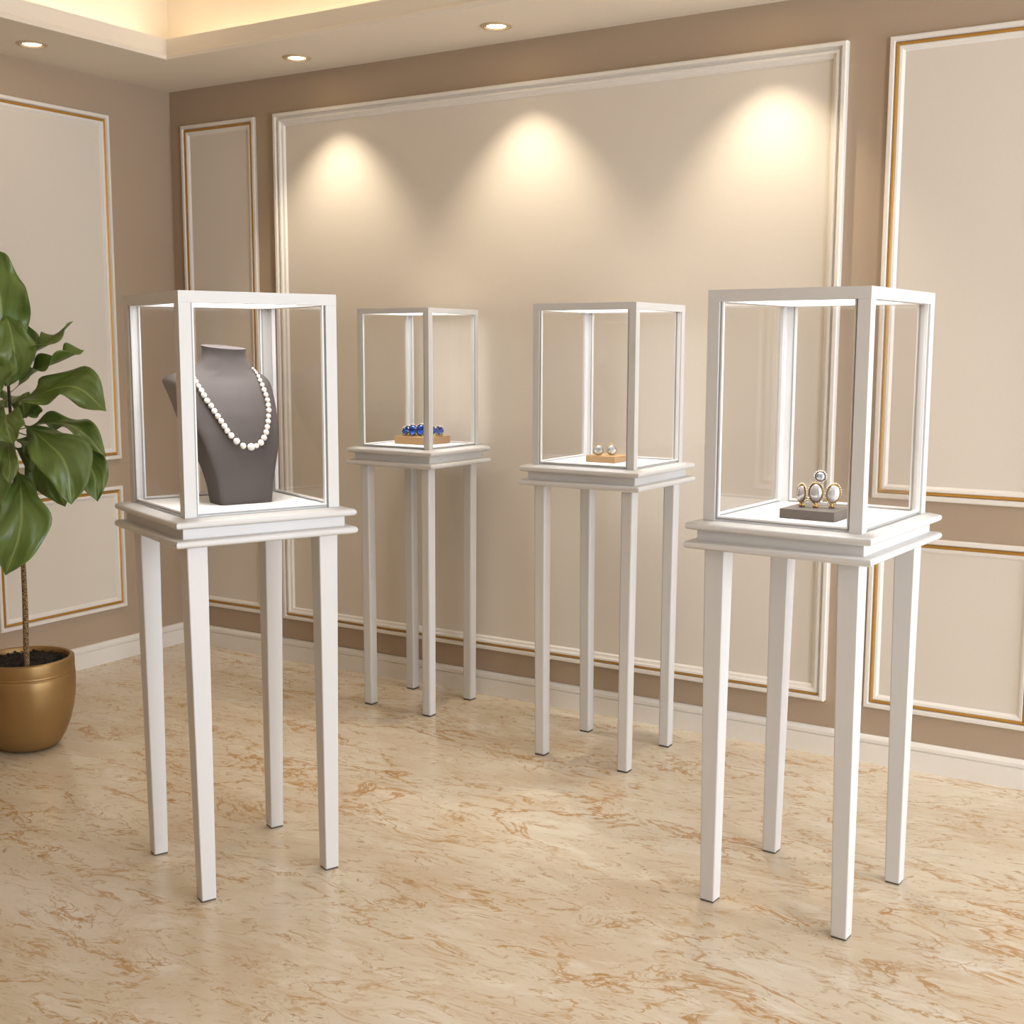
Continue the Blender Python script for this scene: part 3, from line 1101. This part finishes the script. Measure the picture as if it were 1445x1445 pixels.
def spline(P, t):
    """quadratic through three points (0, .5, 1) or Catmull through more"""
    n = len(P) - 1
    x = t * n
    i = min(int(x), n - 1)
    f = x - i
    p1, p2 = P[i], P[i + 1]
    p0 = P[i - 1] if i > 0 else p1 * 2 - p2
    p3 = P[i + 2] if i + 2 <= n else p2 * 2 - p1
    return 0.5 * ((2 * p1) + (p2 - p0) * f + (2 * p0 - 5 * p1 + 4 * p2 - p3) * f * f + (3 * p1 - p0 - 3 * p2 + p3) * f * f * f)


def leaf(pxs, hw, nrm, fold=0.25, wave=0.10, waves=3.5, seed=0, twist=0.0, cup=0.0):
    """one broad leaf along the points pxs; hw half width in picture units at that depth; nrm the way its face looks"""
    P = [at(*p) for p in pxs]
    W = hw * D0 / FPX
    nu, nv = 30, 12
    bm = bmesh.new()
    uvl = bm.loops.layers.uv.new('UVMap')
    grid = []
    N0 = Vector(nrm).normalized()
    for i in range(nu + 1):
        t = i / nu
        c = spline(P, t)
        tg = (spline(P, min(1, t + 0.02)) - spline(P, max(0, t - 0.02))).normalized()
        if twist:
            Nn = (Matrix.Rotation(twist * (t - 0.3), 3, tg) @ N0)
        else:
            Nn = N0
        side = tg.cross(Nn).normalized()
        up = side.cross(tg).normalized()
        st = 0.09      # stalk
        if t < st:
            w = 0.035
        else:
            s = (t - st) / (1 - st)
            w = 0.035 + (math.sin(math.pi * s ** 1.04) ** 0.86) * (0.92 + 0.20 * s) * (1 - 0.16 * math.exp(-((s - 0.36) / 0.10) ** 2))
            if s > 0.93:
                w *= max(0.0, 1 - ((s - 0.93) / 0.07) ** 2) * 0.98 + 0.02
        row = []
        for j in range(nv + 1):
            v = -1 + 2 * j / nv
            a = abs(v)
            lift = fold * a * W * w - cup * a * a * W * w
            ph = seed + (1.3 if v > 0 else 0.0)
            lift += 2.0 * wave * W * (a ** 2) * math.sin(waves * 2.5 * math.pi * t + ph) * min(1, w * 1.5)
            lift += 0.075 * W * math.sqrt(a) * math.sin(15 * t - 8 * a + ph) * min(1, w)
            row.append(bm.verts.new(c + side * (v * w * W * (1 + 0.11 * math.sin(10 * t + ph * 2) + 0.07 * math.sin(21 * t + 3 * ph))) + up * lift))
        grid.append(row)
    for i in range(nu):
        for j in range(nv):
            f = bm.faces.new((grid[i][j], grid[i + 1][j], grid[i + 1][j + 1], grid[i][j + 1]))
            for lp, (a, b) in zip(f.loops, ((i, j), (i + 1, j), (i + 1, j + 1), (i, j + 1))):
                lp[uvl].uv = (a / nu, b / nv)
    o = obj('leaf', bm, M['leaf'], plant, smooth=180)
    md = o.modifiers.new('thickness', 'SOLIDIFY')
    md.thickness = 0.0012
    return o


TO = -HF                      # towards the viewer's side of the room
Z = Vector((0, 0, 1))
SR = Vector((RT.x, RT.y, 0)).normalized()
# upright crown
leaf([(8, 545, 0.0), (6, 480, -0.03), (-2, 410, -0.05), (-8, 350, -0.02)], 36, TO + SR * 0.5, 0.30, 0.16, 2.6, 0.4)
leaf([(6, 540, 0.02), (-22, 480, 0.03), (-60, 420, 0.06), (-92, 395, 0.10)], 28, TO + SR * 0.2, 0.25, 0.14, 3, 2.0)
leaf([(4, 440, -0.03), (14, 462, -0.09), (20, 505, -0.11), (12, 545, -0.09)], 25, TO + SR * 0.35 + Z * 0.25, 0.2, 0.16, 2.4, 1.0)
leaf([(12, 540, 0.02), (26, 512, 0.02), (36, 488, 0.02), (30, 452, 0.04)], 22, TO + SR * -0.2 + Z * 0.2, 0.2, 0.10, 2.2, 2.3)
leaf([(0, 470, 0.01), (-2, 505, -0.10), (-8, 560, -0.14)], 24, TO + SR * 0.1, 0.2, 0.12, 2.6, 4)
# narrow leaves seen nearly edge on
leaf([(12, 535, 0.0), (40, 503, -0.02), (72, 484, -0.03), (103, 453, 0.0)], 21, Z * 1.0 + TO * 0.45 - SR * 0.5, 0.35, 0.16, 1.6, 0.3)
leaf([(12, 556, 0.0), (50, 525, -0.06), (85, 510, -0.08), (119, 494, -0.07)], 22, Z * 1.0 + TO * 0.35 - SR * 0.35, 0.45, 0.22, 1.8, 2.4)
# long spreading leaves
leaf([(13, 572, 0.0), (50, 558, -0.09), (105, 546, -0.15), (150, 580, -0.15)], 31, Z * 1.0 + TO * 0.85 - SR * 0.05, 0.20, 0.16, 2.3, 0.8)
leaf([(14, 566, 0.02), (-30, 545, -0.05), (-80, 548, -0.10), (-122, 585, -0.10)], 30, Z + TO * 0.8, 0.2, 0.14, 2.5, 3.1)
leaf([(16, 592, 0.0), (34, 588, -0.06), (50, 583, -0.08), (60, 581, -0.09)], 12, Z + TO * 0.9, 0.3, 0.2, 1.4, 0.8)
leaf([(13, 590, 0.0), (8, 586, -0.10), (10, 604, -0.16), (18, 626, -0.17)], 24, TO + Z * 0.7, 0.12, 0.14, 1.8, 2.0)
leaf([(26, 606, 0.03), (70, 597, 0.05), (110, 605, 0.02), (150, 645, 0.0)], 19, Z * 1.0 + TO * 0.55 + SR * 0.2, 0.30, 0.20, 2.0, 2.6)
# large drooping leaves
leaf([(30, 597, 0.0), (62, 620, -0.09), (92, 655, -0.13), (101, 712, -0.11)], 34, TO * 1.0 + Z * 0.35 + SR * 0.50, 0.16, 0.08, 2.0, 0.5)
leaf([(24, 610, 0.04), (90, 632, 0.05), (128, 660, 0.03), (138, 708, 0.03)], 24, TO + Z * 0.6 + SR * 0.2, 0.15, 0.16, 2.4, 1.5)
leaf([(16, 630, 0.03), (48, 645, 0.01), (74, 676, 0.0), (92, 715, 0.0)], 30, TO * 0.8 + Z * 0.8 - SR * 0.4, -0.20, 0.08, 2.0, 0.2)
leaf([(16, 618, 0.05), (44, 628, 0.05), (70, 655, 0.05), (84, 700, 0.05)], 28, TO * 0.5 + Z * 0.9, 0.15, 0.08, 2.2, 3.0)
leaf([(24, 660, 0.0), (30, 695, -0.10), (28, 750, -0.15), (8, 812, -0.13)], 33, TO * 1.0 + SR * 0.25 + Z * 0.15, 0.14, 0.08, 2.0, 0.9)
leaf([(18, 618, -0.02), (12, 632, -0.11), (14, 655, -0.17), (13, 682, -0.18)], 13, TO + Z * 0.5, 0.2, 0.25, 1.4, 1.9)
leaf([(16, 640, -0.01), (-2, 660, -0.10), (-20, 700, -0.14), (-36, 765, -0.13)], 32, TO + SR * -0.1 + Z * 0.3, 0.16, 0.10, 2.2, 2.2)
leaf([(18, 650, 0.03), (-25, 650, 0.06), (-70, 680, 0.10), (-100, 740, 0.12)], 33, TO + Z * 0.6, 0.16, 0.12, 2.2, 4.2)
leaf([(14, 605, 0.03), (-40, 598, 0.06), (-95, 610, 0.08), (-130, 655, 0.08)], 30, Z + TO * 0.5, 0.2, 0.14, 2.4, 5.0)
leaf([(14, 560, 0.03), (-8, 575, -0.05), (-30, 600, -0.12), (-48, 650, -0.14)], 28, TO + Z * 0.6, 0.2, 0.12, 2.2, 1.2)
# on the far side of the stem
leaf([(10, 575, 0.02), (20, 560, 0.12), (30, 565, 0.20), (36, 590, 0.26)], 26, Z + HF * 0.5, 0.2, 0.12, 2.2, 1.2)
leaf([(16, 625, 0.03), (2, 615, 0.14), (-16, 625, 0.22), (-24, 665, 0.28)], 28, Z + HF * 0.6, 0.2, 0.12, 2.2, 2.7)

# ------------------------------------------------------------------ light
world = bpy.data.worlds.new('daylight')
scene.world = world
world.use_nodes = True
bg = world.node_tree.nodes['Background']
bg.inputs['Color'].default_value = (0.87, 0.945, 1.04, 1)
bg.inputs['Strength'].default_value = 10.5
for w0, w1 in WINS:
    ld = bpy.data.lights.new('window_portal', 'AREA')
    ld.shape = 'RECTANGLE'
    ld.size = WZ1 - WZ0
    ld.size_y = w1 - w0
    ld.cycles.is_portal = True
    lo = bpy.data.objects.new('window_portal', ld)
    lo.location = (XR + 0.10, (w0 + w1) / 2, (WZ0 + WZ1) / 2)
    lo.rotation_euler = (0, R(90), 0)
    link(lo)

# ------------------------------------------------------------------ view
scene.view_settings.view_transform = 'Standard'
scene.view_settings.look = 'None'
scene.view_settings.exposure = 0.2
scene.view_settings.gamma = 1.0
scene.view_settings.use_curve_mapping = False
scene.cycles.use_denoising = True
scene.cycles.max_bounces = 12
scene.cycles.transparent_max_bounces = 24
scene.cycles.sample_clamp_indirect = 6.0
scene.cycles.caustics_reflective = False
scene.cycles.caustics_refractive = False
